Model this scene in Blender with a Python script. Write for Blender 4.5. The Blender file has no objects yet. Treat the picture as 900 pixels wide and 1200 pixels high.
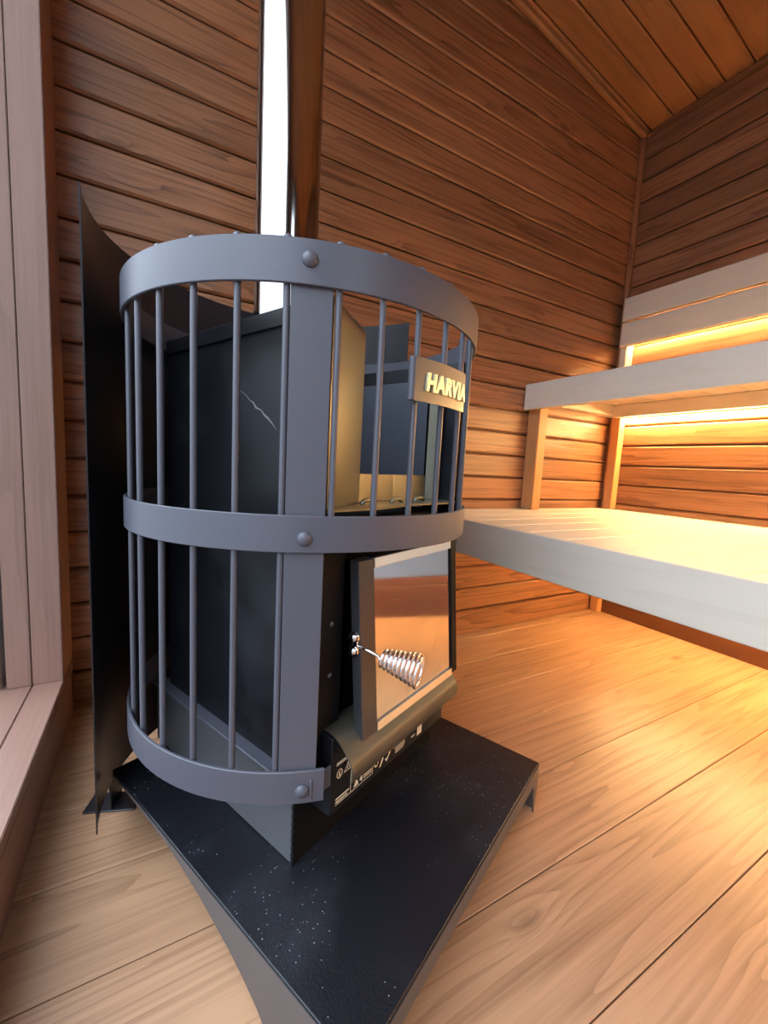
import bpy, bmesh, math, random
from mathutils import Matrix, Vector
C = bpy.context.scene.collection
SC = bpy.context.scene
random.seed(7)

# ------------------------------------------------------------------ camera
cam = bpy.data.cameras.new('camera')
cam.sensor_fit = 'VERTICAL'; cam.sensor_height = 24.0
cam.lens = 24.0 * 484.27 / 1200.0
cam.clip_start = 0.01; cam.clip_end = 200
camo = bpy.data.objects.new('camera', cam); C.objects.link(camo)
Rr = [(0.87304999, -0.48484181, 0.0520782), (-0.00854249, -0.12198898, -0.99249469), (0.48755589, 0.8660526, -0.11064423)]
camo.matrix_world = Matrix(((Rr[0][0], -Rr[1][0], -Rr[2][0], 0), (Rr[0][1], -Rr[1][1], -Rr[2][1], 0),
                            (Rr[0][2], -Rr[1][2], -Rr[2][2], 0.6), (0, 0, 0, 1)))
SC.camera = camo

# ------------------------------------------------------------------ world, exposure
SC.view_settings.view_transform = 'Standard'
SC.view_settings.look = 'None'
SC.view_settings.gamma = 1
SC.view_settings.use_curve_mapping = False
SC.view_settings.exposure = 0.98
SC.cycles.use_denoising = True
SC.cycles.max_bounces = 10
SC.cycles.diffuse_bounces = 6
SC.cycles.caustics_reflective = False
SC.cycles.sample_clamp_indirect = 6

world = bpy.data.worlds.new('overcast_sky'); SC.world = world
world.use_nodes = True
wn = world.node_tree.nodes; wl = world.node_tree.links
bg = wn['Background']; bg.inputs['Strength'].default_value = 4.5
tc = wn.new('ShaderNodeTexCoord'); sp = wn.new('ShaderNodeSeparateXYZ'); cr = wn.new('ShaderNodeValToRGB')
wl.new(tc.outputs['Generated'], sp.inputs[0]); wl.new(sp.outputs['Z'], cr.inputs[0]); wl.new(cr.outputs[0], bg.inputs['Color'])
cr.color_ramp.elements[0].position = 0.0; cr.color_ramp.elements[0].color = (0.16, 0.17, 0.20, 1)
cr.color_ramp.elements[1].position = 0.75; cr.color_ramp.elements[1].color = (0.78, 0.87, 1.0, 1)

# ------------------------------------------------------------------ node helpers
def newmat(name):
    m = bpy.data.materials.new(name); m.use_nodes = True
    return m, m.node_tree.nodes, m.node_tree.links, m.node_tree.nodes['Principled BSDF']
def math_node(N, L, op, a, b=None, c=None):
    n = N.new('ShaderNodeMath'); n.operation = op
    for i, v in enumerate((a, b, c)):
        if v is None: continue
        if isinstance(v, (int, float)): n.inputs[i].default_value = v
        else: L.new(v, n.inputs[i])
    return n.outputs[0]

def wood(name, light, dark, knot=(0.05, 0.02, 0.01), rough=0.5, ring=9.0, contrast=0.75, vary=0.25, bump=0.12, knots=0.55, spec=0.5, ringw=(1.1, 9.0)):
    """planed softwood; the grain runs along the object's own X axis"""
    m, N, L, P = newmat(name)
    tc = N.new('ShaderNodeTexCoord'); oi = N.new('ShaderNodeObjectInfo')
    off = N.new('ShaderNodeVectorMath'); off.operation = 'MULTIPLY_ADD'
    cmb = N.new('ShaderNodeCombineXYZ')
    for i in range(3): L.new(oi.outputs['Random'], cmb.inputs[i])
    L.new(cmb.outputs[0], off.inputs[0]); off.inputs[1].default_value = (37.3, 11.7, 23.1); L.new(tc.outputs['Object'], off.inputs[2])
    def scaled(s):
        v = N.new('ShaderNodeVectorMath'); v.operation = 'MULTIPLY'; L.new(off.outputs[0], v.inputs[0]); v.inputs[1].default_value = s
        return v.outputs[0]
    vor = N.new('ShaderNodeTexVoronoi'); vor.inputs['Scale'].default_value = 1.0; L.new(scaled((3.1, 8.0, 8.0)), vor.inputs['Vector'])
    d = vor.outputs['Distance']
    sepc = N.new('ShaderNodeSeparateColor'); L.new(vor.outputs['Color'], sepc.inputs[0])
    has = math_node(N, L, 'LESS_THAN', sepc.outputs[0], knots)
    d2 = math_node(N, L, 'MULTIPLY', d, d)
    pull = math_node(N, L, 'DIVIDE', 0.010, math_node(N, L, 'ADD', d2, 0.010))
    pull = math_node(N, L, 'MULTIPLY', pull, has)
    n1 = N.new('ShaderNodeTexNoise'); n1.inputs['Scale'].default_value = 1.0; n1.inputs['Detail'].default_value = 3.0; n1.inputs['Roughness'].default_value = 0.42
    L.new(scaled((ringw[0], ringw[1], ringw[1])), n1.inputs['Vector'])
    f = math_node(N, L, 'ADD', math_node(N, L, 'MULTIPLY', n1.outputs['Fac'], ring), math_node(N, L, 'MULTIPLY', pull, 3.0))
    f = math_node(N, L, 'FRACT', f)
    # sharp late wood edge, soft early wood
    f = math_node(N, L, 'POWER', f, 2.2)
    n2 = N.new('ShaderNodeTexNoise'); n2.inputs['Scale'].default_value = 1.0; n2.inputs['Detail'].default_value = 3.0
    L.new(scaled((5.0, 190.0, 190.0)), n2.inputs['Vector'])
    n3 = N.new('ShaderNodeTexNoise'); n3.inputs['Scale'].default_value = 1.0; n3.inputs['Detail'].default_value = 2.0
    L.new(scaled((2.5, 10.0, 10.0)), n3.inputs['Vector'])
    g = math_node(N, L, 'ADD', math_node(N, L, 'MULTIPLY', math_node(N, L, 'MULTIPLY', f, math_node(N, L, 'ADD', n2.outputs['Fac'], 0.35)), contrast * 0.62), math_node(N, L, 'MULTIPLY', math_node(N, L, 'SUBTRACT', n2.outputs['Fac'], 0.5), contrast * 1.1))
    g = math_node(N, L, 'ADD', g, math_node(N, L, 'MULTIPLY', math_node(N, L, 'SUBTRACT', n3.outputs['Fac'], 0.45), contrast * 0.8))
    mix = N.new('ShaderNodeMix'); mix.data_type = 'RGBA'
    cl = N.new('ShaderNodeClamp'); L.new(g, cl.inputs[0]); L.new(cl.outputs[0], mix.inputs[0])
    mix.inputs[6].default_value = (*light, 1); mix.inputs[7].default_value = (*dark, 1)
    mr = N.new('ShaderNodeMapRange'); mr.inputs['From Min'].default_value = 0.03; mr.inputs['From Max'].default_value = 0.13
    mr.inputs['To Min'].default_value = 0.85; mr.inputs['To Max'].default_value = 0.0; L.new(d, mr.inputs[0])
    km = math_node(N, L, 'MULTIPLY', mr.outputs[0], has)
    mix2 = N.new('ShaderNodeMix'); mix2.data_type = 'RGBA'; L.new(km, mix2.inputs[0]); L.new(mix.outputs[2], mix2.inputs[6]); mix2.inputs[7].default_value = (*knot, 1)
    hsv = N.new('ShaderNodeHueSaturation'); L.new(mix2.outputs[2], hsv.inputs['Color'])
    L.new(math_node(N, L, 'ADD', math_node(N, L, 'MULTIPLY', oi.outputs['Random'], vary), 1 - vary / 2), hsv.inputs['Value'])
    L.new(hsv.outputs[0], P.inputs['Base Color'])
    rr = math_node(N, L, 'ADD', math_node(N, L, 'MULTIPLY', n2.outputs['Fac'], 0.18), rough - 0.09)
    L.new(rr, P.inputs['Roughness'])
    P.inputs['Specular IOR Level'].default_value = spec
    b = N.new('ShaderNodeBump'); b.inputs['Strength'].default_value = bump; b.inputs['Distance'].default_value = 0.002
    L.new(math_node(N, L, 'ADD', n2.outputs['Fac'], f), b.inputs['Height']); L.new(b.outputs[0], P.inputs['Normal'])
    return m

def metal(name, col, rough=0.45, metallic=0.0, noise=0.0, nscale=30, bump=0.0, bscale=400, spec=0.5, smudge=None):
    m, N, L, P = newmat(name)
    P.inputs['Base Color'].default_value = (*col, 1); P.inputs['Roughness'].default_value = rough
    P.inputs['Metallic'].default_value = metallic; P.inputs['Specular IOR Level'].default_value = spec
    tc = N.new('ShaderNodeTexCoord')
    if noise or smudge:
        n = N.new('ShaderNodeTexNoise'); n.inputs['Scale'].default_value = nscale; n.inputs['Detail'].default_value = 5
        L.new(tc.outputs['Object'], n.inputs['Vector'])
        L.new(math_node(N, L, 'ADD', math_node(N, L, 'MULTIPLY', n.outputs['Fac'], noise), rough - noise / 2), P.inputs['Roughness'])
        if smudge:
            mr = N.new('ShaderNodeMapRange'); mr.inputs['From Min'].default_value = 0.52; mr.inputs['From Max'].default_value = 0.75
            mr.inputs['To Max'].default_value = 0.6
            L.new(n.outputs['Fac'], mr.inputs[0])
            mx = N.new('ShaderNodeMix'); mx.data_type = 'RGBA'; L.new(mr.outputs[0], mx.inputs[0])
            mx.inputs[6].default_value = (*col, 1); mx.inputs[7].default_value = (*smudge, 1); L.new(mx.outputs[2], P.inputs['Base Color'])
    if bump:
        n = N.new('ShaderNodeTexNoise'); n.inputs['Scale'].default_value = bscale; n.inputs['Detail'].default_value = 2
        L.new(tc.outputs['Object'], n.inputs['Vector'])
        b = N.new('ShaderNodeBump'); b.inputs['Strength'].default_value = bump; b.inputs['Distance'].default_value = 0.001
        L.new(n.outputs['Fac'], b.inputs['Height']); L.new(b.outputs[0], P.inputs['Normal'])
    return m

M_wall = wood('brown_stained_panelling', (0.33, 0.150, 0.072), (0.085, 0.033, 0.015), (0.03, 0.012, 0.006), rough=0.37, ring=13, vary=0.35, bump=0.35, contrast=1.0, ringw=(0.42, 11.0))
M_ceil = wood('brown_stained_ceiling', (0.42, 0.19, 0.075), (0.17, 0.065, 0.024), (0.03, 0.010, 0.005), rough=0.45, ring=6, vary=0.2, contrast=0.55)
M_floor = wood('oiled_pine_floor', (0.47, 0.27, 0.155), (0.215, 0.105, 0.055), (0.07, 0.04, 0.02), rough=0.36, ring=20, vary=0.10, bump=0.14, contrast=0.85, knots=0.5, ringw=(0.30, 7.5))
M_bench = wood('pale_bench_wood', (0.66, 0.59, 0.50), (0.57, 0.49, 0.40), (0.4, 0.28, 0.18), rough=0.5, ring=5, vary=0.06, bump=0.05, contrast=0.5, knots=0.0)
M_frame = wood('window_frame_stain', (0.30, 0.17, 0.13), (0.15, 0.075, 0.055), (0.10, 0.05, 0.04), rough=0.38, ring=4, vary=0.1, bump=0.1, contrast=0.5, knots=0.15)
M_post = wood('pine_post', (0.50, 0.25, 0.10), (0.30, 0.12, 0.045), rough=0.5, ring=4, vary=0.1, contrast=0.5, knots=0.1)
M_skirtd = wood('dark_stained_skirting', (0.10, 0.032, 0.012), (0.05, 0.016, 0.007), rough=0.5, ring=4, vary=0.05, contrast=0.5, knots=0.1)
M_cage = metal('grey_painted_steel', (0.078, 0.080, 0.102), rough=0.40, noise=0.10, nscale=25, bump=0.05, bscale=900)
M_shield = metal('dark_satin_sheet', (0.016, 0.017, 0.022), rough=0.34, noise=0.12, nscale=9)
M_body = metal('black_painted_sheet', (0.007, 0.0075, 0.010), rough=0.34, noise=0.22, nscale=9, smudge=(0.022, 0.023, 0.028), spec=0.30)
M_blue = metal('blue_black_sheet', (0.045, 0.05, 0.065), rough=0.35, noise=0.15, nscale=9)
M_bare = metal('bare_steel_sheet', (0.25, 0.25, 0.20), rough=0.38, metallic=0.85, noise=0.12, nscale=8)
M_hood = metal('bronze_toned_steel', (0.11, 0.10, 0.078), rough=0.42, metallic=0.5, noise=0.1, nscale=14)
M_base = metal('window_lit_base_steel', (0.085, 0.087, 0.095), rough=0.42, noise=0.1, nscale=200, bump=0.3, bscale=700)  # grey puts the window's sheen on the base sides into the colour
M_bright = metal('bright_strip_steel', (0.85, 0.83, 0.76), rough=0.22, metallic=0.85)
M_chrome = metal('polished_chrome', (0.88, 0.88, 0.9), rough=0.07, metallic=1.0)
M_pipe = metal('polished_flue_steel', (0.50, 0.49, 0.48), rough=0.10, metallic=1.0, noise=0.04, nscale=6)
M_print = metal('cream_print', (0.75, 0.70, 0.55), rough=0.6)
M_letter = metal('brushed_letter_metal', (0.95, 0.88, 0.55), rough=0.3, metallic=0.35)
M_deck = metal('outside_grey_ground', (0.13, 0.13, 0.13), rough=0.9)
M_black = metal('black_interior', (0.004, 0.004, 0.005), rough=0.6, spec=0.15)

def plate_mat():
    m, N, L, P = newmat('hammered_navy_steel')
    tc = N.new('ShaderNodeTexCoord')
    n = N.new('ShaderNodeTexNoise'); n.inputs['Scale'].default_value = 330; n.inputs['Detail'].default_value = 3; L.new(tc.outputs['Object'], n.inputs['Vector'])
    n2 = N.new('ShaderNodeTexNoise'); n2.inputs['Scale'].default_value = 7; n2.inputs['Detail'].default_value = 6; L.new(tc.outputs['Object'], n2.inputs['Vector'])
    v = N.new('ShaderNodeTexVoronoi'); v.inputs['Scale'].default_value = 330; L.new(tc.outputs['Object'], v.inputs['Vector'])
    sc = N.new('ShaderNodeSeparateColor'); L.new(v.outputs['Color'], sc.inputs[0])
    speck = math_node(N, L, 'MULTIPLY', math_node(N, L, 'LESS_THAN', v.outputs['Distance'], 0.17), math_node(N, L, 'GREATER_THAN', math_node(N, L, 'ADD', sc.outputs[0], math_node(N, L, 'MULTIPLY', n2.outputs['Fac'], 1.3)), 1.60))
    dust = N.new('ShaderNodeMapRange'); dust.inputs['From Min'].default_value = 0.5; dust.inputs['From Max'].default_value = 0.72; dust.inputs['To Max'].default_value = 0.45; L.new(n2.outputs['Fac'], dust.inputs[0])
    mx = N.new('ShaderNodeMix'); mx.data_type = 'RGBA'; L.new(dust.outputs[0], mx.inputs[0]); mx.inputs[6].default_value = (0.007, 0.0075, 0.011, 1); mx.inputs[7].default_value = (0.035, 0.037, 0.046, 1)
    m2 = N.new('ShaderNodeMix'); m2.data_type = 'RGBA'; L.new(speck, m2.inputs[0]); L.new(mx.outputs[2], m2.inputs[6]); m2.inputs[7].default_value = (0.55, 0.58, 0.65, 1)
    L.new(m2.outputs[2], P.inputs['Base Color'])
    L.new(math_node(N, L, 'ADD', math_node(N, L, 'MULTIPLY', n2.outputs['Fac'], 0.3), 0.19), P.inputs['Roughness'])
    b = N.new('ShaderNodeBump'); b.inputs['Strength'].default_value = 0.35; b.inputs['Distance'].default_value = 0.0015; L.new(n.outputs['Fac'], b.inputs['Height']); L.new(b.outputs[0], P.inputs['Normal'])
    return m
M_plate = plate_mat()

def glass_mat(name, tint, refl=1.0, rough=0.02, haze=0.0):
    """thin pane: fresnel mirror over a tinted see-through body"""
    m, N, L, P = newmat(name)
    N.remove(P); out = N['Material Output']
    g = N.new('ShaderNodeBsdfGlossy'); g.inputs['Roughness'].default_value = rough; g.inputs['Color'].default_value = (refl, refl, refl, 1)
    t = N.new('ShaderNodeBsdfTransparent'); t.inputs['Color'].default_value = (*tint, 1)
    fr = N.new('ShaderNodeLayerWeight'); fr.inputs['Blend'].default_value = 0.5
    ff = math_node(N, L, 'ADD', math_node(N, L, 'MULTIPLY', math_node(N, L, 'POWER', fr.outputs['Facing'], 5.0), 0.9), 0.04)
    mx = N.new('ShaderNodeMixShader')
    L.new(ff, mx.inputs[0]); L.new(t.outputs[0], mx.inputs[1]); L.new(g.outputs[0], mx.inputs[2])
    L.new(mx.outputs[0], out.inputs[0])
    return m
M_window = glass_mat('window_glass', (0.96, 0.98, 0.98))
def stove_glass():
    m, N, L, P = newmat('ceramic_door_glass')
    P.inputs['Base Color'].default_value = (0.50, 0.53, 0.60, 1)
    P.inputs['Metallic'].default_value = 0.95
    tc = N.new('ShaderNodeTexCoord'); n = N.new('ShaderNodeTexNoise'); n.inputs['Scale'].default_value = 14; n.inputs['Detail'].default_value = 4
    L.new(tc.outputs['Object'], n.inputs['Vector'])
    L.new(math_node(N, L, 'ADD', math_node(N, L, 'MULTIPLY', n.outputs['Fac'], 0.14), 0.0), P.inputs['Roughness'])
    return m
M_sglass = stove_glass()

def emit(name, col, s):
    m, N, L, P = newmat(name)
    P.inputs['Base Color'].default_value = (0.9, 0.85, 0.7, 1)
    P.inputs['Emission Color'].default_value = (*col, 1); P.inputs['Emission Strength'].default_value = s
    return m
M_led = emit('warm_led_diffuser', (1.0, 0.62, 0.235), 135.0)

# ------------------------------------------------------------------ object helpers
PM = {}
def link(o, parent, Mw):
    C.objects.link(o)
    if parent is not None:
        o.parent = parent; o.matrix_basis = PM[parent.name].inverted() @ Mw
    else:
        o.matrix_basis = Mw
    PM[o.name] = Mw.copy()
    return o
def tag(o, label=None, cat=None, group=None, kind=None):
    if label: o['label'] = label
    if cat: o['category'] = cat
    if group: o['group'] = group
    if kind: o['kind'] = kind
    return o
def empty(name, Mw, label=None, cat=None, group=None, kind=None, parent=None):
    o = bpy.data.objects.new(name, None); o.empty_display_size = 0.05
    link(o, parent, Mw); return tag(o, label, cat, group, kind)
def mesh_obj(name, bm, mat, parent=None, Mw=None, smooth=False, autosmooth=None):
    me = bpy.data.meshes.new(name)
    bmesh.ops.recalc_face_normals(bm, faces=bm.faces[:])
    if smooth or autosmooth:
        for f in bm.faces: f.smooth = True
    if autosmooth:
        for e in bm.edges:
            if len(e.link_faces) == 2 and e.calc_face_angle() > math.radians(autosmooth): e.smooth = False
    bm.to_mesh(me); bm.free(); me.materials.append(mat)
    o = bpy.data.objects.new(name, me)
    if Mw is None: Mw = PM[parent.name] if parent is not None else Matrix()
    return link(o, parent, Mw)
T = Matrix.Translation
def basis(c, dx, dz):
    x = Vector(dx).normalized(); z = Vector(dz).normalized(); y = z.cross(x)
    return Matrix(((x[0], y[0], z[0], c[0]), (x[1], y[1], z[1], c[1]), (x[2], y[2], z[2], c[2]), (0, 0, 0, 1)))

def prism(bm, pts, z0, z1, cham=0.0):
    """solid on a convex outline; the z1 face is chamfered"""
    n = len(pts)
    def inset(ps, d):
        out = []
        for i in range(n):
            a = Vector(ps[i - 1]); b = Vector(ps[i]); c = Vector(ps[(i + 1) % n])
            e1 = (b - a).normalized(); e2 = (c - b).normalized()
            n1 = Vector((-e1.y, e1.x)); n2 = Vector((-e2.y, e2.x))
            k = (n1 + n2); k = k / max(1e-6, k.dot(n1)) if k.length > 1e-6 else n1
            out.append(b + k * d)
        return out
    rings = [[(p[0], p[1], z0) for p in pts]]
    if cham > 0:
        rings.append([(p[0], p[1], z1 - cham) for p in pts])
        rings.append([(p[0], p[1], z1) for p in inset([Vector(p) for p in pts], cham)])
    else: rings.append([(p[0], p[1], z1) for p in pts])
    vs = [[bm.verts.new(p) for p in r] for r in rings]
    bm.faces.new(vs[0][::-1]); bm.faces.new(vs[-1])
    for a, b in zip(vs, vs[1:]):
        for i in range(n): bm.faces.new((a[i], a[(i + 1) % n], b[(i + 1) % n], b[i]))
CACHE = {}
def lumber(name, parent, mat, c, dx, dz, L_, W_, T_, cham=0.002, full=False):
    """a board: grain along its own X, face towards its own +Z, centre of the back of the board at c"""
    key = (name, round(L_, 4), round(W_, 4), round(T_, 4), cham, mat.name, full)
    if key not in CACHE:
        bm = bmesh.new()
        h, w = L_ / 2, W_ / 2
        if full:
            bmesh.ops.create_cube(bm, size=1, matrix=T((0, 0, T_ / 2)) @ Matrix.Diagonal((L_, W_, T_, 1)))
            bmesh.ops.bevel(bm, geom=bm.edges[:], offset=cham, segments=2, affect='EDGES')
        else: prism(bm, [(-h, -w), (h, -w), (h, w), (-h, w)], 0, T_, cham)
        bmesh.ops.recalc_face_normals(bm, faces=bm.faces[:])
        me = bpy.data.meshes.new(name); bm.to_mesh(me); bm.free(); me.materials.append(mat); CACHE[key] = me
    o = bpy.data.objects.new(name, CACHE[key])
    return link(o, parent, basis(c, dx, dz))
def beam(name, parent, mat, lo, hi, axis=0, cham=0.002):
    """bevelled timber in world box lo..hi with the grain along world axis"""
    lo = Vector(lo); hi = Vector(hi); c = (lo + hi) / 2; s = hi - lo
    if axis == 0: dx, dz, L_, W_, T_ = (1, 0, 0), (0, 0, 1), s.x, s.y, s.z; back = c - Vector((0, 0, s.z / 2))
    elif axis == 1: dx, dz, L_, W_, T_ = (0, 1, 0), (0, 0, 1), s.y, s.x, s.z; back = c - Vector((0, 0, s.z / 2))
    else: dx, dz, L_, W_, T_ = (0, 0, 1), (0, -1, 0), s.z, s.x, s.y; back = c + Vector((0, s.y / 2, 0))
    return lumber(name, parent, mat, back, dx, dz, L_, W_, T_, cham, True)
def add_box(bm, lo, hi, bev=0.0, seg=1):
    lo = Vector(lo); hi = Vector(hi); c = (lo + hi) / 2; s = hi - lo
    r = bmesh.ops.create_cube(bm, size=1, matrix=T(c) @ Matrix.Diagonal((s.x, s.y, s.z, 1)))
    if bev:
        es = list({e for v in r['verts'] for e in v.link_edges})
        bmesh.ops.bevel(bm, geom=es, offset=bev, segments=seg, affect='EDGES')
def add_tube(bm, pts, r, n=10, caps=True):
    pts = [Vector(p) for p in pts]; rings = []
    up = Vector((0, 0, 1)); t0 = (pts[1] - pts[0]).normalized()
    if abs(t0.dot(up)) > 0.9: up = Vector((1, 0, 0))
    nrm = (up - t0 * up.dot(t0)).normalized()
    for i, p in enumerate(pts):
        t = (pts[min(i + 1, len(pts) - 1)] - pts[max(i - 1, 0)]).normalized()
        nrm = (nrm - t * nrm.dot(t)).normalized(); bn = t.cross(nrm)
        rr = r[i] if isinstance(r, (list, tuple)) else r
        rings.append([bm.verts.new(p + nrm * rr * math.cos(2 * math.pi * k / n) + bn * rr * math.sin(2 * math.pi * k / n)) for k in range(n)])
    for a, b in zip(rings, rings[1:]):
        for k in range(n): bm.faces.new((a[k], a[(k + 1) % n], b[(k + 1) % n], b[k]))
    if caps: bm.faces.new(rings[0][::-1]); bm.faces.new(rings[-1])
def cyl(r, deg, z):
    a = math.radians(deg); return Vector((r * math.sin(a), -r * math.cos(a), z))
def add_arc(bm, r0, r1, a0, a1, z0, z1, n=64, closed=False, bev=0.0):
    """curved sheet r0..r1 between the angles a0..a1 (degrees from the front) and heights z0..z1"""
    if bev:
        prof = [(r0 + bev, z0), (r1 - bev, z0), (r1, z0 + bev), (r1, z1 - bev), (r1 - bev, z1), (r0 + bev, z1), (r0, z1 - bev), (r0, z0 + bev)]
    else: prof = [(r0, z0), (r1, z0), (r1, z1), (r0, z1)]
    rings = []
    for i in range(n if closed else n + 1):
        a = a0 + (a1 - a0) * i / n
        rings.append([bm.verts.new(cyl(r, a, z)) for r, z in prof])
    m = len(prof); prs = list(zip(rings, rings[1:])) + ([(rings[-1], rings[0])] if closed else [])
    for a, b in prs:
        for k in range(m): bm.faces.new((a[k], a[(k + 1) % m], b[(k + 1) % m], b[k]))
    if not closed: bm.faces.new(rings[0][::-1]); bm.faces.new(rings[-1])
def add_dome(bm, c, axis, r, h, n=14, m=5):
    axis = Vector(axis).normalized(); q = axis.to_track_quat('Z', 'Y'); c = Vector(c)
    rings = []
    for j in range(m):
        t = j / m * math.pi / 2
        rings.append([bm.verts.new(c + q @ Vector((r * math.cos(t) * math.cos(2 * math.pi * k / n), r * math.cos(t) * math.sin(2 * math.pi * k / n), h * math.sin(t)))) for k in range(n)])
    top = bm.verts.new(c + axis * h)
    for a, b in zip(rings, rings[1:]):
        for k in range(n): bm.faces.new((a[k], a[(k + 1) % n], b[(k + 1) % n], b[k]))
    for k in range(n): bm.faces.new((rings[-1][k], rings[-1][(k + 1) % n], top))
    bm.faces.new(rings[0][::-1])
def add_sheet(bm, path, z0, z1, t):
    """upright folded sheet along a plan polyline"""
    pts = [Vector(p) for p in path]; left = []; right = []
    for i, p in enumerate(pts):
        a = (p - pts[i - 1]).normalized() if i else None
        b = (pts[i + 1] - p).normalized() if i < len(pts) - 1 else None
        d = (a + b).normalized() if a and b else (a or b)
        nn = Vector((-d.y, d.x)); left.append(p + nn * t / 2); right.append(p - nn * t / 2)
    ol = left + right[::-1]; n = len(ol)
    A = [bm.verts.new((p.x, p.y, z0)) for p in ol]; B = [bm.verts.new((p.x, p.y, z1)) for p in ol]
    for i in range(n): bm.faces.new((A[i], A[(i + 1) % n], B[(i + 1) % n], B[i]))
    k = len(pts)
    for i in range(k - 1):
        q = (i, i + 1, n - 2 - i, n - 1 - i)
        bm.faces.new([A[j] for j in q][::-1]); bm.faces.new([B[j] for j in q])
def outline_plate(bm, pts, d0, d1, axis):
    """flat plate from a (possibly concave) outline, thickness d0..d1 along axis (0: pts are (y,z), 1: pts are (x,z))"""
    def P3(p, d): return (d, p[0], p[1]) if axis == 0 else (p[0], d, p[1])
    A = [bm.verts.new(P3(p, d0)) for p in pts]; B = [bm.verts.new(P3(p, d1)) for p in pts]
    n = len(pts)
    for i in range(n): bm.faces.new((A[i], A[(i + 1) % n], B[(i + 1) % n], B[i]))
    fa = bm.faces.new(A[::-1]); fb = bm.faces.new(B)
    bm.normal_update()
    bmesh.ops.triangulate(bm, faces=[fa, fb])

# ------------------------------------------------------------------ the room (camera at x=0, y=0, z=0.6)
XL, XR = -0.167, 1.772          # left wall face, right wall face
YB, YF = 1.140, -1.05           # back wall face, front wall face (behind the camera)
SL = 0.1413
def zc(x): return 1.995 + SL * (1.758 - x)
BT = 0.014                       # board thickness

# outside ground
bm = bmesh.new(); add_box(bm, (-14, -14, -0.30), (14, 14, -0.20))
tag(mesh_obj('ground', bm, M_deck), kind='structure')

# floor
fl = empty('floor', Matrix(), kind='structure')
bm = bmesh.new(); add_box(bm, (XL - 0.12, YF - 0.06, -0.10), (XR + 0.06, YB + 0.06, -0.022))
mesh_obj('subfloor', bm, M_black, fl)
P_ = 0.1445
for k in range(-10, 7):
    y0 = 0.361 + P_ * k; y1 = y0 + P_
    y0 = max(y0, YF - 0.05); y1 = min(y1, YB + 0.05)
    if y1 - y0 < 0.01: continue
    lumber('floorboard', fl, M_floor, ((XL + XR) / 2 - 0.03, (y0 + y1) / 2, -0.022), (1, 0, 0), (0, 0, 1), XR - XL + 0.16, y1 - y0 - 0.0016, 0.022, 0.0010)

PB = 0.083; Z0 = 0.082
GAP = 0.0042
def clip_board(bm, x0, x1, za, zb, cx, cz, flip=False):
    """wall board outline cut by the sloping ceiling, in local (x, y=z)"""
    pts = [(x0, za)]
    xe = 1.758 - (za - 1.995) / SL       # where the ceiling meets the lower edge
    xt = 1.758 - (zb - 1.995) / SL
    if xe >= x1: pts.append((x1, za)); pts.append((x1, min(zb, zc(x1))))
    else: pts.append((xe, za))
    if xt > x0 and xt < x1: pts.append((xt, zb))
    if xt > x0: pts.append((x0, zb))
    else: pts.append((x0, zc(x0)))
    pts = [(p[0] - cx, p[1] - cz) for p in pts]
    out = []
    for p in pts:
        if not out or (Vector(p) - Vector(out[-1])).length > 0.004: out.append(p)
    return out
# back wall
wb = empty('wall_back', Matrix(), kind='structure')
bm = bmesh.new()
A = [(XL - 0.10, YB + BT - 0.001, -0.05), (XR + 0.05, YB + BT - 0.001, -0.05), (XR + 0.05, YB + BT - 0.001, zc(XR) + 0.03), (XL - 0.10, YB + BT - 0.001, zc(XL) + 0.04)]
va = [bm.verts.new(a) for a in A]; vb = [bm.verts.new((a[0], a[1] + 0.04, a[2])) for a in A]
bm.faces.new(va); bm.faces.new(vb[::-1])
for i in range(4): bm.faces.new((va[i], va[(i + 1) % 4], vb[(i + 1) % 4], vb[i]))
mesh_obj('backing', bm, M_skirtd, wb)
for k in range(-1, 27):
    za = Z0 + PB * k + GAP / 2; zb = za + PB - GAP
    if za > zc(XL) - 0.01: break
    x0, x1 = XL - 0.09, XR + 0.02
    if zb < zc(x1):
        lumber('board', wb, M_wall, ((x0 + x1) / 2, YB + BT, (za + zb) / 2), (1, 0, 0), (0, -1, 0), x1 - x0, zb - za, BT, 0.0050)
    else:
        cz = (za + zb) / 2; pts = clip_board(None, x0, x1, za, zb, 0.3, cz)
        if len(pts) < 3: continue
        bm = bmesh.new(); prism(bm, pts, 0, BT, 0.0048)
        mesh_obj('board', bm, M_wall, wb, basis((0.3, YB + BT, cz), (1, 0, 0), (0, -1, 0)))
# right wall
wr = empty('wall_right', Matrix(), kind='structure')
bm = bmesh.new(); add_box(bm, (XR + BT - 0.001, YF - 0.05, -0.05), (XR + BT + 0.04, YB + 0.05, zc(XR) + 0.03)); mesh_obj('backing', bm, M_skirtd, wr)
for k in range(-1, 23):
    za = 0.074 + PB * k + GAP / 2; zb = min(za + PB - GAP, zc(XR))
    lumber('board', wr, M_skirtd if zb < 0.42 else M_wall, (XR + BT, (YF + YB) / 2, (za + zb) / 2), (0, 1, 0), (-1, 0, 0), YB - YF, zb - za, BT, 0.0050)
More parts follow.
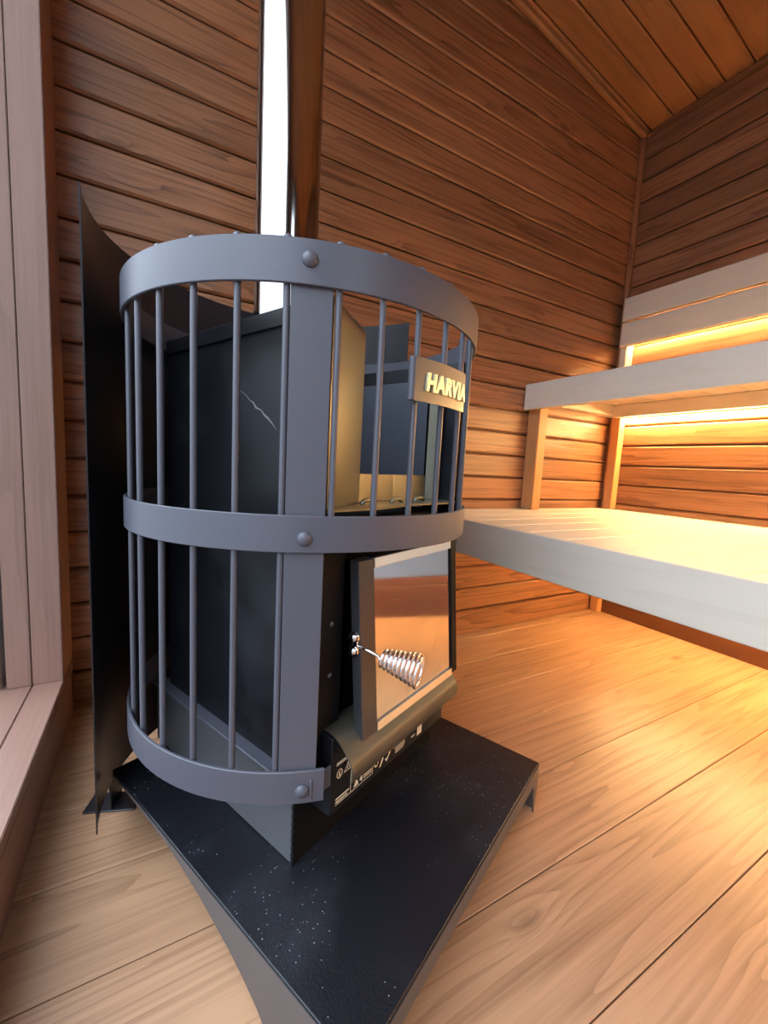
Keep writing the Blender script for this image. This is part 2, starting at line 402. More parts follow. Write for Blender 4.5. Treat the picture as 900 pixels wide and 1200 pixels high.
# ceiling (slopes down to the right wall)
ce = empty('ceiling', Matrix(), kind='structure')
sd = Vector((1, 0, -SL)).normalized(); nd = Vector((-SL, 0, -1)).normalized()
Lc = (XR + 0.03 - (XL - 0.14)) / sd.x; xm = (XR + 0.03 + XL - 0.14) / 2
for k in range(0, 27):
    y1 = 1.190 - 0.0835 * k; y0 = y1 - 0.0835 + GAP
    if y1 < YF - 0.05: break
    lumber('board', ce, M_ceil, Vector((xm, (y0 + y1) / 2, zc(xm))) - nd * BT, sd, nd, Lc, y1 - y0, BT, 0.0045)
bm = bmesh.new(); add_box(bm, (-Lc / 2, -1.2, 0), (Lc / 2, 1.2, 0.05))
mesh_obj('backing', bm, M_skirtd, ce, basis(Vector((xm, 0.05, zc(xm))) - nd * (BT - 0.001), sd, -nd))
# left wall: low panel, lintel and far end around the big window
wlft = empty('wall_left', Matrix(), kind='structure')
WX = -0.257
bm = bmesh.new()
add_box(bm, (WX - 0.05, YF - 0.05, -0.05), (XL - 0.012, 1.155, 0.098))
add_box(bm, (WX - 0.05, YF - 0.05, 2.06), (XL, 1.155, 2.32))
add_box(bm, (WX - 0.05, -1.10, 0.0), (XL, -0.55, 2.2))
mesh_obj('backing', bm, M_skirtd, wlft)
lumber('board', wlft, M_frame, (XL - 0.012, (YF + YB) / 2, 0.049), (0, 1, 0), (1, 0, 0), YB - YF - 0.002, 0.098, 0.012, 0.001)
# front wall behind the camera with a glazed door
wf = empty('wall_front', Matrix(), kind='structure')
bm = bmesh.new()
D0, D1, DH = 0.06, 0.66, 2.08
add_box(bm, (WX - 0.05, YF - BT - 0.04, 0), (D0, YF - BT, 2.3)); add_box(bm, (D1, YF - BT - 0.04, 0), (XR + 0.04, YF - BT, 2.3)); add_box(bm, (D0, YF - BT - 0.04, DH), (D1, YF - BT, 2.3))
mesh_obj('backing', bm, M_skirtd, wf)
for k in range(-1, 26):
    za = 0.074 + PB * k + GAP / 2; zb = za + PB - GAP
    for (x0, x1) in (((XL, D0), (D1, XR)) if za < DH else ((XL, XR - (0.35 if za > 1.95 else 0) - (1.0 if za > 2.05 else 0)),)):
        if x1 - x0 < 0.05: continue
        lumber('board', wf, M_wall, ((x0 + x1) / 2, YF - BT, (za + zb) / 2), (1, 0, 0), (0, 1, 0), x1 - x0, zb - za, BT, 0.0050)
dr = empty('door_1', T(((D0 + D1) / 2, YF - 0.03, 0)), kind='structure')
beam('stile', dr, M_frame, (D0, YF - 0.05, 0.02), (D0 + 0.15, YF - 0.005, DH), 2)
beam('stile', dr, M_frame, (D1 - 0.16, YF - 0.05, 0.02), (D1, YF - 0.005, DH), 2)
beam('rail', dr, M_frame, (D0 + 0.15, YF - 0.05, 0.02), (D1 - 0.16, YF - 0.005, 0.22), 0)
beam('rail', dr, M_frame, (D0 + 0.15, YF - 0.05, DH - 0.08), (D1 - 0.16, YF - 0.005, DH), 0)
bm = bmesh.new(); add_box(bm, (D0 + 0.145, YF - 0.032, 0.215), (D1 - 0.155, YF - 0.026, DH - 0.075)); mesh_obj('pane', bm, M_window, dr, Matrix())

# window in the left wall
wi = empty('window_1', T((WX, 0.24, 0.12)), kind='structure')
ZS = 0.120; JY = 1.030; WB = -0.55
beam('jamb', wi, M_frame, (-0.2165, JY, ZS), (XL, YB, 2.06), 2, 0.0012)
beam('jamb', wi, M_frame, (WX, JY + 0.0005, ZS), (-0.2180, YB, 2.06), 2, 0.0012)
beam('sill', wi, M_frame, (-0.2165, WB, 0.099), (XL + 0.0005, 1.1395, ZS), 1, 0.0012)
beam('sill', wi, M_frame, (WX - 0.02, WB, 0.099), (-0.2180, 1.1395, ZS - 0.0005), 1, 0.0012)
beam('head', wi, M_frame, (WX - 0.02, WB, 2.035), (XL, JY, 2.06), 1, 0.0012)
bm = bmesh.new(); add_box(bm, (WX - 0.010, WB, ZS - 0.01), (WX - 0.004, JY + 0.06, 2.05)); mesh_obj('pane', bm, M_window, wi, Matrix())
beam('sash', wi, M_frame, (WX - 0.045, JY + 0.0, 0.099), (WX - 0.012, JY + 0.10, 2.06), 2, 0.002)
beam('sash', wi, M_frame, (WX - 0.045, WB, 0.06), (WX - 0.012, JY, 0.105), 1, 0.002)

# skirting and trims
tag(beam('baseboard_back', None, M_wall, (XL + 0.001, YB - 0.014, 0.0005), (XR - 0.02, YB - 0.0005, 0.084), 0, 0.002), kind='structure')
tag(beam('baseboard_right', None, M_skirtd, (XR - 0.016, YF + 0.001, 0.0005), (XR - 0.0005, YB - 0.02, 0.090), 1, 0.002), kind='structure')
tag(beam('trim_1', None, M_wall, (XR - 0.020, YB - 0.020, 0.094), (XR - 0.0005, YB - 0.0005, zc(XR) - 0.004), 2, 0.004), kind='structure')
o = lumber('trim_2', None, M_ceil, Vector(((XL + XR) / 2, YB - 0.0115, zc((XL + XR) / 2))), sd, nd, (XR - XL - 0.02) / sd.x, 0.021, 0.020, 0.006); tag(o, kind='structure')
tag(beam('trim_3', None, M_wall, (XR - 0.018, YF + 0.001, zc(XR) - 0.021), (XR - 0.0005, YB - 0.022, zc(XR) - 0.0025), 1, 0.004), kind='structure')

# ------------------------------------------------------------------ benches
BF, BTz = 0.746, 0.465        # lower bench front, top
lb = empty('lower_bench', T((1.25, 0.05, 0)), 'wide pale lower sauna bench with grey fascia board above the open floor', 'bench', 'slatted sauna benches')
lumber('fascia', lb, M_bench, (BF + 0.022, (YF + YB) / 2 + 0.01, (0.3695 + BTz) / 2), (0, 1, 0), (-1, 0, 0), YB - YF - 0.04, BTz - 0.3695, 0.022, 0.0015)
BW = 0.101
for k in range(-13, 8):
    y0 = 0.371 + BW * k; y1 = y0 + BW - 0.0036
    y0 = max(y0, YF + 0.012); y1 = min(y1, YB - 0.002)
    if y1 - y0 < 0.012: continue
    lumber('seat_board', lb, M_bench, ((BF + 0.0235 + XR - 0.004) / 2, (y0 + y1) / 2, BTz - 0.024), (1, 0, 0), (0, 0, 1), XR - 0.004 - BF - 0.0235, y1 - y0, 0.0225, 0.003)
beam('leg', lb, M_post, (XR - 0.050, YB - 0.058, 0.001), (XR - 0.017, YB - 0.022, BTz - 0.025), 2)
beam('rail', lb, M_post, (XR - 0.045, YF + 0.02, BTz - 0.080), (XR - 0.001, YB - 0.060, BTz - 0.0245), 1)
beam('rail', lb, M_post, (BF + 0.024, YB - 0.045, BTz - 0.080), (XR - 0.052, YB - 0.001, BTz - 0.0245), 0)

UF, UT = 1.218, 0.928
ub = empty('upper_bench', T((1.49, 0.05, BTz)), 'narrower upper sauna bench under the backrest with light strip glowing beneath it', 'bench', 'slatted sauna benches')
lumber('fascia', ub, M_bench, (UF + 0.022, (YF + YB) / 2 + 0.01, (0.836 + UT) / 2), (0, 1, 0), (-1, 0, 0), YB - YF - 0.026, UT - 0.836, 0.022, 0.0015)
for k in range(-13, 8):
    y0 = 0.330 + BW * k; y1 = y0 + BW - 0.0036
    y0 = max(y0, YF + 0.012); y1 = min(y1, YB - 0.002)
    if y1 - y0 < 0.012: continue
    lumber('seat_board', ub, M_bench, ((UF + 0.0235 + XR - 0.004) / 2, (y0 + y1) / 2, UT - 0.024), (1, 0, 0), (0, 0, 1), XR - 0.004 - UF - 0.0235, y1 - y0, 0.0225, 0.003)
beam('rail', ub, M_bench, (1.700, YF + 0.02, 0.853), (1.722, YB - 0.050, UT - 0.0245), 1)
beam('rail', ub, M_bench, (UF + 0.024, YB - 0.050, 0.860), (XR - 0.004, YB - 0.001, UT - 0.0245), 0)
beam('leg', ub, M_post, (1.248, YB - 0.056, BTz + 0.001), (1.291, YB - 0.001, 0.858), 2)
beam('leg', ub, M_post, (1.733, YB - 0.060, BTz + 0.001), (XR - 0.001, YB - 0.022, 0.858), 2)

bk = empty('backrest', T((1.72, 0.05, UT)), 'pale two board backrest fixed to the dark wall above the upper bench', 'backrest')
for (z0, z1) in ((1.142, 1.234), (1.243, 1.334)):
    lumber('slat', bk, M_bench, (1.722, (YF + 1.109) / 2, (z0 + z1) / 2), (0, 1, 0), (-1, 0, 0), 1.109 - YF - 0.02, z1 - z0, 0.022, 0.003)
for y in (1.094,):
    beam('batten', bk, M_bench, (1.7225, y - 0.014, UT + 0.001), (XR - 0.002, y + 0.014, 1.325), 2)

# ------------------------------------------------------------------ light strips
def led(name, lo, hi, label, mat=M_led):
    t = empty(name, T(((lo[0] + hi[0]) / 2, (lo[1] + hi[1]) / 2, lo[2])), label, 'light strip', 'warm light strips along the benches')
    bm = bmesh.new(); add_box(bm, lo, hi); mesh_obj('diffuser', bm, mat, t, Matrix())
    bm = bmesh.new(); add_box(bm, (lo[0], lo[1], hi[2]), (hi[0], hi[1], hi[2] + 0.004)); mesh_obj('channel', bm, M_bench, t, Matrix())
    return t
led('led_strip', (1.752, YF + 0.06, 0.842), (XR - 0.001, YB - 0.064, 0.850), 'glowing warm light strip under the back of the upper bench')
led('led_strip', (1.752, YF + 0.06, 1.160), (1.762, 1.076, 1.166), 'glowing warm light strip behind the lower edge of the backrest', emit('soft_led_diffuser', (1.0, 0.62, 0.235), 95.0))
led('led_strip', (1.60, YF + 0.06, BTz - 0.034), (1.62, YB - 0.20, BTz - 0.029), 'warm light strip fixed under the lower bench near the wall', emit('floor_led_diffuser', (1.0, 0.62, 0.235), 105.0))

# ------------------------------------------------------------------ hearth plate
ROT = Matrix.Rotation(math.atan2(0.396, 0.918), 4, 'Z')
CX, CY = 0.229, 0.677
ZP = 0.090
ST0 = T((CX, CY, 0)) @ ROT            # stove axes: +x right side, -y front (door)
hp = empty('hearth_plate', T((CX, CY, 0)) @ ROT, 'hammered navy black steel floor plate with folded legs under the stove', 'floor plate')
u0, u1, v0, v1 = -0.242, 0.248, -0.356, 0.174
bm = bmesh.new(); add_box(bm, (u0, v0, ZP - 0.004), (u1, v1, ZP), 0.0019, 3); mesh_obj('top_sheet', bm, M_plate, hp)
def arch(a, b):
    """side flange outline in (along, z): a long leg at the front, a low arch behind it"""
    cur = [(b, 0.0815), (0.10, 0.0815), (0.04, 0.0815), (-0.005, 0.0795), (-0.05, 0.073), (-0.09, 0.065), (-0.129, 0.054), (-0.16, 0.044), (-0.19, 0.031), (-0.215, 0.017), (-0.235, 0.0)]
    return [(a, ZP - 0.0045), (b, ZP - 0.0045)] + cur + [(a, 0.0)]
def arch_front(a, b, n=30, hmin=0.030):
    pts = [(a, ZP - 0.0045), (b, ZP - 0.0045), (b, ZP - hmin - 0.03), (b - 0.003, ZP - hmin - 0.03)]
    for i in range(n + 1):
        s = i / n; x = (b - 0.008) + (a + 0.008 - b + 0.008) * s
        e = min(x - a, b - x) - 0.008
        k = min(1.0, e / 0.012); pts.append((x, (ZP - hmin) * (1 - (1 - k) ** 2.4)))
    return pts + [(a + 0.003, ZP - hmin - 0.03), (a, ZP - hmin - 0.03)]
M_flange = metal('brown_grey_flange_steel', (0.085, 0.075, 0.075), rough=0.45, noise=0.1, nscale=20)
for nm, ax, d in (('side_flange', 0, (u0, u0 + 0.003)), ('side_flange', 0, (u1 - 0.003, u1))):
    bm = bmesh.new(); outline_plate(bm, arch(v0 + 0.003, v1 - 0.003), d[0], d[1], 0); mesh_obj(nm, bm, M_flange, hp)
bm = bmesh.new(); outline_plate(bm, arch_front(u0 + 0.0031, u1 - 0.0031), v0, v0 + 0.003, 1); mesh_obj('end_flange', bm, M_flange, hp)
bm = bmesh.new(); add_box(bm, (u0 + 0.06, v1 - 0.004, 0.0), (u1 - 0.06, v1 - 0.001, ZP - 0.0045)); mesh_obj('end_flange', bm, M_flange, hp)

# ------------------------------------------------------------------ stove
S = empty('wood_burning_stove', T((CX, CY, ZP)) @ ROT, 'black wood-burning sauna stove inside a round grey steel bar cage', 'stove')
def sp_(name, bm, mat, parent=S, **k):
    """part given in stove axes with heights above the floor"""
    return mesh_obj(name, bm, mat, parent, ST0, **k)
# cage rings
RI, RO = 0.261, 0.265
def rivet(parent, deg, z, r=0.0085, rad=RO):
    bm = bmesh.new(); a = math.radians(deg); add_dome(bm, cyl(rad - 0.0005, deg, z), (math.sin(a), -math.cos(a), 0), r, 0.006)
    return sp_('rivet', bm, M_cage, parent, smooth=True)
ringt = None
bm = bmesh.new(); add_arc(bm, RI, RO, 0, 360, 0.7785, 0.8225, 128, True, 0.0008); ringt = sp_('cage_ring', bm, M_cage, autosmooth=35)
bm = bmesh.new(); add_arc(bm, RI, RO, 0, 360, 0.501, 0.542, 128, True, 0.0008); ringm = sp_('cage_ring', bm, M_cage, autosmooth=35)
bm = bmesh.new(); add_arc(bm, RI, RO, 35.5, 324.5, 0.202, 0.2425, 110, False, 0.0008); ringb = sp_('cage_ring', bm, M_cage, autosmooth=35)
POSTS = (-42.3, 42.3, -127.5, 127.5)
for a in POSTS:
    rivet(ringt, a - 0.6, 0.803); rivet(ringm, a, 0.517)
for a in (-41.0, 41.0, -127.5, 127.5): rivet(ringb, a, 0.2185)
# flat posts
def post(a):
    bm = bmesh.new()
    w = 0.0215; z0 = 0.206; z1 = 0.802
    c = math.radians(a); t = Vector((math.cos(c), math.sin(c), 0)); nn = Vector((math.sin(c), -math.cos(c), 0))
    rf = RI * math.cos(math.radians(4.7)) - 0.0005
    vs = []
    for z in (z0, z1):
        for s in (-1, 1):
            for d in (0, -0.003): vs.append(bm.verts.new(t * w * s + nn * (rf + d) + Vector((0, 0, z))))
    bmesh.ops.convex_hull(bm, input=vs)
    bmesh.ops.bevel(bm, geom=bm.edges[:], offset=0.0006, segments=1, affect='EDGES')
    return sp_('cage_post', bm, M_cage)
for a in POSTS: post(a)
# round rods; the front ones stop at the middle ring above the door
RODS_FRONT = [-36.0, -24.9, -13.8, -2.4, 9.2, 21.0, 33.0]
RODS_REST = [-48.0, -59.4, -70.9, -82.5, -94.2, -106.0, -117.5, 48.6]
rr = 0.0037
for lst, zb in ((RODS_FRONT, 0.505), (RODS_REST, 0.206)):
    bm = bmesh.new()
    zs = [zb, 0.8225, 0.8227, 0.8250, 0.8268, 0.8278]; rad = [rr, rr, 0.0058, 0.0052, 0.0036, 0.0012]
    add_tube(bm, [(0, 0, z) for z in zs], rad, 12)
    bmesh.ops.recalc_face_normals(bm, faces=bm.faces[:])
    for f in bm.faces: f.smooth = True
    for e in bm.edges:
        if len(e.link_faces) == 2 and e.calc_face_angle() > 1.0: e.smooth = False
    me = bpy.data.meshes.new('cage_rod'); bm.to_mesh(me); bm.free(); me.materials.append(M_cage)
    for a in lst:
        o = bpy.data.objects.new('cage_rod', me); link(o, S, ST0 @ T(cyl(RI - rr - 0.0002, a, 0)))
# name plate with raised letters
bm = bmesh.new(); add_arc(bm, 0.2665, 0.2683, -16.0, 7.0, 0.677, 0.7265, 16)
np_ = sp_('name_plate', bm, metal('grey_gold_plate', (0.13, 0.125, 0.115), rough=0.36, metallic=0.3), autosmooth=30)
bm = bmesh.new(); add_tube(bm, [cyl(0.2640, -16.2, 0.6775), cyl(0.2640, -16.2, 0.726)], 0.0048, 14); sp_('rolled_edge', bm, M_cage, np_, autosmooth=40)
def text_mesh(txt, size, ext, off):
    cu = bpy.data.curves.new('lettering', 'FONT'); cu.body = txt; cu.size = size; cu.extrude = ext; cu.offset = off
    cu.align_x = 'LEFT'; cu.align_y = 'BOTTOM_BASELINE'; cu.resolution_u = 3; cu.space_character = 1.12
    ob = bpy.data.objects.new('lettering', cu); C.objects.link(ob)
    dg = bpy.context.evaluated_depsgraph_get(); dg.update()
    me = bpy.data.meshes.new_from_object(ob.evaluated_get(dg)); bpy.data.objects.remove(ob)
    return me
me = text_mesh('HARVIA', 0.026, 0.0016, 0.0014)
xs = [v.co.x for v in me.vertices]; ys = [v.co.y for v in me.vertices]
X0, X1, Y0, Y1 = min(xs), max(xs), min(ys), max(ys)
for v in me.vertices:
    s = (v.co.x - X0) / (X1 - X0); h = (v.co.y - Y0) / (Y1 - Y0)
    a = -12.6 + 18.6 * s + 0.5 * h
    v.co = cyl(0.2698 + v.co.z, a, 0.6895 + 0.0215 * h)
me.materials.clear(); me.materials.append(M_letter)
o = bpy.data.objects.new('raised_lettering', me); link(o, np_, ST0)

# body: base box
bm = bmesh.new()
add_box(bm, (-0.160, -0.170, ZP + 0.0005), (0.172, 0.20, 0.198), 0.0015)
sp_('base_box', bm, M_base)
bm = bmesh.new(); add_box(bm, (-0.1595, -0.1722, ZP + 0.001), (0.1715, -0.1703, 0.1975), 0.0005); sp_('base_unlit_front', bm, M_black)  # black sheet added to keep the front free of the sides' painted sheen
bm = bmesh.new()
add_box(bm, (-0.168, -0.168, 0.1985), (-0.146, 0.205, 0.2035), 0.001); add_box(bm, (0.152, -0.168, 0.1985), (0.178, 0.205, 0.2035), 0.001)
sp_('base_ledge', bm, M_cage)
bm = bmesh.new(); add_tube(bm, [(-0.1605, -0.1705, ZP + 0.001 + 0.004 * i) for i in range(24)], [0.0016 + 0.0007 * math.sin(i * 2.3) for i in range(24)], 8); sp_('weld_bead', bm, M_shield, smooth=True)
# side panels with a folded lip
for sx, nm in ((-1, 'side_panel'), (1, 'side_panel')):
    x = -0.150 if sx < 0 else 0.160
    bm = bmesh.new(); add_box(bm, (x - 0.0015, -0.196, 0.204), (x + 0.0015, 0.168, 0.778), 0.0006)
    o = sp_(nm, bm, M_body)
    bm = bmesh.new(); add_box(bm, (x - 0.0050 if sx < 0 else x + 0.0016, -0.196, 0.758), (x - 0.0016 if sx < 0 else x + 0.005, 0.168, 0.7785), 0.0008)
    sp_('top_lip', bm, M_body, o)
bm = bmesh.new()
sc_ = [(-0.03, 0.690), (-0.045, 0.683), (-0.053, 0.676), (-0.062, 0.672), (-0.068, 0.665), (-0.078, 0.662), (-0.086, 0.655), (-0.092, 0.652), (-0.101, 0.645), (-0.112, 0.636)]
add_tube(bm, [(-0.1518, v, z) for v, z in sc_], [0.0004, 0.0006, 0.0005, 0.0012, 0.0016, 0.0010, 0.0014, 0.0016, 0.0010, 0.0007], 6)
sp_('scratch', bm, metal('bare_scratch', (0.12, 0.12, 0.13), rough=0.5), smooth=True)
bm = bmesh.new(); add_box(bm, (-0.148, 0.165, 0.204), (0.158, 0.168, 0.745), 0.0006); sp_('back_panel', bm, M_body)
# firebox
bm = bmesh.new(); add_box(bm, (-0.140, -0.150, 0.204), (0.150, 0.150, 0.525), 0.002); sp_('firebox', bm, M_black)
# inner blue plates of the stone space
bm = bmesh.new(); add_box(bm, (0.1345, -0.1455, 0.530), (0.1375, 0.060, 0.748), 0.0006); sp_('inner_plate', bm, M_blue)
# front panel of the stone space: two folded wings and a low sill, open in the middle
bm = bmesh.new()
add_sheet(bm, [(-0.148, -0.196), (-0.040, -0.150)], 0.547, 0.778, 0.002)
add_sheet(bm, [(0.138, -0.148), (0.150, -0.166)], 0.547, 0.778, 0.002)
add_sheet(bm, [(-0.040, -0.150), (0.05, -0.143), (0.138, -0.148)], 0.547, 0.587, 0.002)
fp = sp_('front_panel', bm, M_bare)
bm = bmesh.new()
vs = [(-0.148, -0.198), (-0.06, -0.205), (0.03, -0.195), (0.12, -0.205), (0.157, -0.200), (0.157, -0.14), (-0.148, -0.14)]
prism(bm, vs, 0.5435, 0.5465, 0)
sp_('tray_ledge', bm, M_bare)
for u in (-0.045, 0.022, 0.085):
    bm = bmesh.new(); add_tube(bm, [(u - 0.014, -0.172, 0.5465), (u - 0.007, -0.172, 0.5525), (u + 0.007, -0.172, 0.5525), (u + 0.014, -0.172, 0.5465)], 0.003, 8); sp_('tab', bm, M_bare, fp, smooth=True)

# front face behind the door
bm = bmesh.new(); add_box(bm, (-0.140, -0.186, 0.22), (-0.100, -0.150, 0.53), 0.001); add_box(bm, (0.142, -0.186, 0.22), (0.158, -0.150, 0.53), 0.001); add_box(bm, (-0.100, -0.182, 0.49), (0.142, -0.150, 0.53), 0.001)
sp_('door_surround', bm, M_black)
for z in (0.402, 0.335):
    bm = bmesh.new(); add_dome(bm, (-0.121, -0.186, z), (0, -1, 0), 0.0035, 0.002, 10, 3); sp_('bolt', bm, M_cage, smooth=True)

# door: leans a little, bottom further out
TZ, BZ = 0.481, 0.250
def dv(z): return -0.205 - 0.021 * (TZ - z) / (TZ - 0.245)
def door_box(bm, ua, ub, za, zb, d0, d1, bev=0.001):
    """box in the door's leaning plane; d = distance in front of the plane (negative = behind)"""
    vs = []
    for z in (za, zb):
        for u in (ua, ub):
            for d in (d0, d1): vs.append(bm.verts.new((u, dv(z) - d, z)))
    r = bmesh.ops.convex_hull(bm, input=vs)
    if bev:
        es = list({e for v in vs for e in v.link_edges})
        bmesh.ops.bevel(bm, geom=es, offset=bev, segments=1, affect='EDGES')
dm = bpy.data.materials
M_stile = metal('dark_grey_door_steel', (0.030, 0.030, 0.034), rough=0.38, noise=0.08, nscale=20)
bm = bmesh.new(); door_box(bm, -0.097, -0.066, BZ, TZ, -0.015, 0.0)
door = sp_('door', bm, M_stile)
bm = bmesh.new(); door_box(bm, 0.139, 0.157, BZ + 0.002, TZ, -0.015, 0.0); sp_('hinge_stile', bm, M_black, door)
bm = bmesh.new(); door_box(bm, -0.0655, 0.1385, BZ, TZ - 0.001, -0.008, -0.003, 0); sp_('glass_pane', bm, M_sglass, door)
bm = bmesh.new(); door_box(bm, -0.0655, 0.1385, TZ - 0.013, TZ, -0.0025, 0.0005, 0.0005); sp_('clamp_strip', bm, M_bright, door)
bm = bmesh.new(); door_box(bm, -0.0655, 0.1385, BZ, BZ + 0.012, -0.0025, 0.0005, 0.0005); sp_('clamp_strip', bm, M_bright, door)
# spring handle
hb = Vector((-0.099, -0.217, 0.374))
bm = bmesh.new()
add_tube(bm, [(-0.0985, -0.206, 0.3755 + 0.009), (-0.1015, -0.206, 0.3755 + 0.009)], 0.0075, 16)
add_tube(bm, [(-0.0985, -0.206, 0.3755 - 0.009), (-0.1015, -0.206, 0.3755 - 0.009)], 0.0075, 16)
add_box(bm, (-0.1012, -0.2125, 0.3665), (-0.0988, -0.207, 0.3845), 0.0006)
add_dome(bm, (-0.1015, -0.206, 0.3845), (-1, 0, 0), 0.005, 0.0035); add_dome(bm, (-0.1015, -0.206, 0.3665), (-1, 0, 0), 0.005, 0.0035)
h = sp_('spring_handle', bm, M_chrome, autosmooth=40)
bm = bmesh.new()
A0 = Vector((-0.100, -0.206, 0.3755)); A1 = Vector((-0.092, -0.246, 0.3680)); Bv = Vector((-0.080, -0.294, 0.3635))
ax = (Bv - A1).normalized(); e1 = ax.cross(Vector((0, 0, 1))).normalized(); e2 = e1.cross(ax)
pts = [A0, A0.lerp(A1, 0.5) + Vector((0, 0, 0.0006)), A0.lerp(A1, 0.85)]
turns = 8.5; n = int(turns * 26)
for i in range(n + 1):
    s = i / n; r = 0.0100 + 0.0100 * s; a = 2 * math.pi * turns * s - 1.9
    pts.append(A1 + (Bv - A1) * s + e1 * r * math.cos(a) + e2 * r * math.sin(a))
add_tube(bm, pts, 0.0019, 8)
sp_('coil', bm, M_chrome, h, smooth=True)

# ash drawer with printed front and rounded hood
bm = bmesh.new(); add_box(bm, (-0.131, -0.2052, 0.157), (0.151, -0.1720, 0.262), 0.0012)
ad = sp_('ash_drawer', bm, M_body)
prof = [(-0.172, 0.262), (-0.190, 0.2665), (-0.207, 0.2640), (-0.219, 0.2570), (-0.2285, 0.2475), (-0.2350, 0.2390), (-0.2370, 0.2290), (-0.2355, 0.2170)]
bm = bmesh.new()
inn = [(p[0] + 0.0016, p[1] - 0.0016) for p in prof]
# smooth the profile
def smooth_prof(ps, m=4):
    out = []
    for i in range(len(ps) - 1):
        p0 = ps[max(i - 1, 0)]; p1 = ps[i]; p2 = ps[i + 1]; p3 = ps[min(i + 2, len(ps) - 1)]
        for j in range(m):
            t = j / m
            out.append(tuple(0.5 * ((2 * p1[k]) + (-p0[k] + p2[k]) * t + (2 * p0[k] - 5 * p1[k] + 4 * p2[k] - p3[k]) * t * t + (-p0[k] + 3 * p1[k] - 3 * p2[k] + p3[k]) * t ** 3) for k in (0, 1)))
    return out + [ps[-1]]
po = smooth_prof(prof); pi_ = smooth_prof(inn)
ua, ub_ = -0.127, 0.140
Ao = [bm.verts.new((ua, p[0], p[1])) for p in po]; Bo = [bm.verts.new((ub_, p[0], p[1])) for p in po]
Ai = [bm.verts.new((ua, p[0], p[1])) for p in pi_]; Bi = [bm.verts.new((ub_, p[0], p[1])) for p in pi_]
for i in range(len(po) - 1):
    bm.faces.new((Ao[i], Ao[i + 1], Bo[i + 1], Bo[i])); bm.faces.new((Ai[i + 1], Ai[i], Bi[i], Bi[i + 1]))
    bm.faces.new((Ao[i + 1], Ao[i], Ai[i], Ai[i + 1])); bm.faces.new((Bo[i], Bo[i + 1], Bi[i + 1], Bi[i]))
for j in (0, len(po) - 1): bm.faces.new((Ao[j], Bo[j], Bi[j], Ai[j]))
sp_('hood', bm, M_hood, ad, autosmooth=40)
# printed warnings (flat print just proud of the drawer front)
bm = bmesh.new()
PV = -0.2056
def pr(pts):
    vs = [bm.verts.new((p[0], PV, p[1])) for p in pts]; bm.faces.new(vs)
def bar(a, b, z, h): pr([(a, z), (b, z), (b, z + h), (a, z + h)])
def frame(pts, w):
    c = Vector((sum(p[0] for p in pts) / len(pts), sum(p[1] for p in pts) / len(pts)))
    inner = [tuple(c + (Vector(p) - c) * (1 - w)) for p in pts]
    for i in range(len(pts)):
        j = (i + 1) % len(pts); pr([pts[i], pts[j], inner[j], inner[i]])
bar(-0.1215, -0.090, 0.2210, 0.0045)
frame([(-0.1155 + 0.0055 * math.cos(t * math.pi / 6), 0.2085 + 0.0065 * math.sin(t * math.pi / 6)) for t in range(12)], 0.25)
bar(-0.117, -0.114, 0.2050, 0.006)
frame([(-0.1075, 0.2040), (-0.0935, 0.2040), (-0.1005, 0.2170)], 0.3)
bar(-0.1013, -0.0998, 0.2065, 0.005)
for i, (a, b) in enumerate(((-0.1215, -0.096), (-0.1215, -0.099))): bar(a, b, 0.1740 - 0.0042 * i, 0.0020)
bar(-0.0935, -0.0925, 0.1690, 0.034); bar(-0.1215, -0.0460, 0.1668, 0.0011); bar(-0.0470, -0.0460, 0.1668, 0.015)
pr([(-0.0870, 0.1700), (-0.0770, 0.1700), (-0.0780, 0.1750), (-0.0815, 0.1800), (-0.0840, 0.1750)])
pr([(-0.0750, 0.1740), (-0.0690, 0.1700), (-0.0690, 0.1810), (-0.0720, 0.1780)])
for i in range(3): bar(-0.0665, -0.0485, 0.1715 + 0.0034 * i, 0.0018)
frame([(-0.0380 + 0.005 * math.cos(t * math.pi / 5), 0.1770 + 0.0055 * math.sin(t * math.pi / 5)) for t in range(10)], 0.4)
pr([(-0.0310, 0.1660), (-0.0270, 0.1660), (-0.0210, 0.1760), (-0.0230, 0.1800), (-0.0270, 0.1740)])
pr([(-0.0180, 0.1725), (-0.0130, 0.1660), (-0.0020, 0.1800), (-0.0045, 0.1820), (-0.0125, 0.1720)])
pr([(0.0030, 0.1770), (0.0055, 0.1770), (0.0055, 0.1800), (0.0030, 0.1800)])
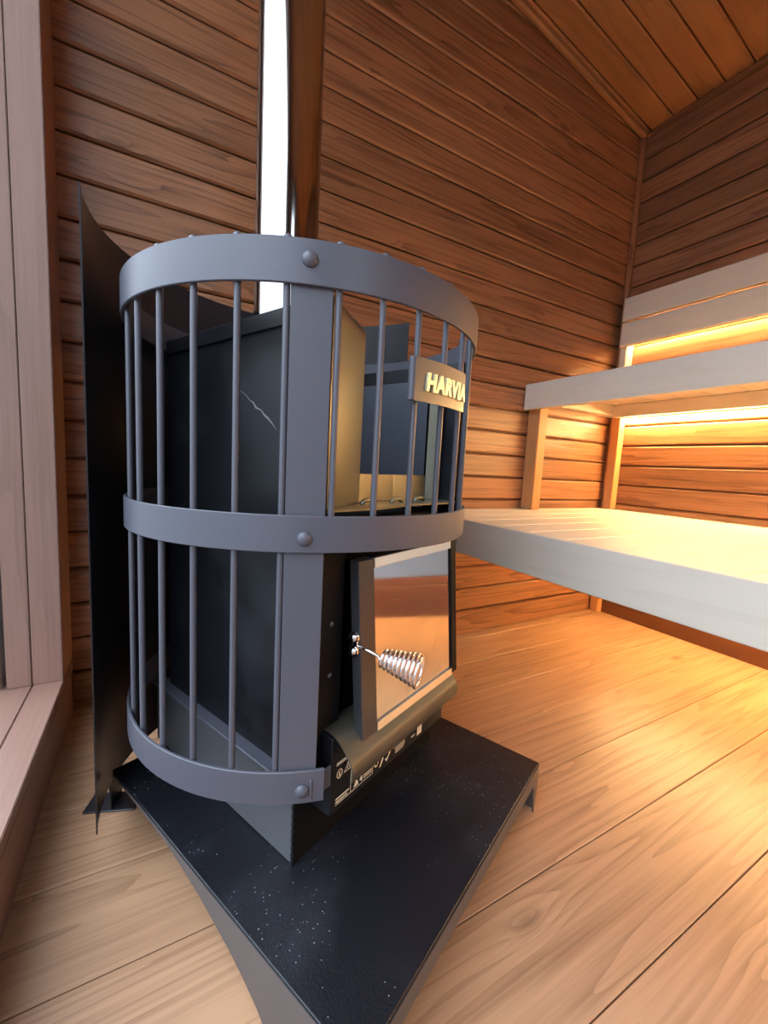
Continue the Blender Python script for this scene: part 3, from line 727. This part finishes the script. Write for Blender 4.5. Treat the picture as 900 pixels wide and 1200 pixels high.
for i in range(4): bar(0.0080, 0.0330 - 0.002 * (i == 0), 0.1670 + 0.0036 * i, 0.0018)
bar(0.0335, 0.0640, 0.1800, 0.0013); bar(0.0520, 0.0630, 0.1690, 0.0024)
bar(0.0690, 0.0830, 0.1640, 0.0160)
sp_('printed_warnings', bm, M_print, ad)
bm = bmesh.new(); add_box(bm, (-0.168, -0.206, 0.205), (-0.134, -0.170, 0.2085), 0.001); add_box(bm, (-0.168, -0.2085, 0.205), (-0.134, -0.2055, 0.232), 0.001)
sp_('drawer_bracket', bm, M_cage)

# ------------------------------------------------------------------ heat shield
hs = empty('heat_shield', T((CX, CY, 0)) @ ROT, 'tall curved black steel heat shield wrapped around the back of the stove', 'heat shield')
bm = bmesh.new(); add_arc(bm, 0.303, 0.3048, 94, 251.5, 0.058, 0.918, 96); mesh_obj('curved_sheet', bm, M_shield, hs, ST0, autosmooth=30)
for a in (-133.0, 120.0):
    ft = Matrix.Rotation(math.radians(a), 4, 'Z')
    bm = bmesh.new(); add_box(bm, (-0.021, -0.350, 0.0), (0.021, -0.270, 0.003), 0.0008); add_box(bm, (-0.021, -0.3085, 0.003), (0.021, -0.3055, 0.18), 0.0008)
    b_ = mesh_obj('foot_bracket', bm, M_shield, hs, ST0 @ ft)
    bm = bmesh.new(); add_dome(bm, (0, -0.333, 0.003), (0, 0, 1), 0.005, 0.004, 10, 3); mesh_obj('screw', bm, M_cage, b_, ST0 @ ft, smooth=True)
    bm = bmesh.new(); add_dome(bm, (0, -0.3085, 0.12), (0, -1, 0), 0.005, 0.004, 10, 3); mesh_obj('screw', bm, M_cage, b_, ST0 @ ft, smooth=True)

# ------------------------------------------------------------------ flue pipe
fpx, fpy = 0.2215, 0.815
bm = bmesh.new(); add_tube(bm, [(0, 0, 0.532), (0, 0, 2.19)], 0.0575, 64)
o = mesh_obj('flue_pipe', bm, M_pipe, None, T((fpx, fpy, 0)), autosmooth=50)
tag(o, 'polished stainless steel flue pipe rising from the stove', 'flue pipe')
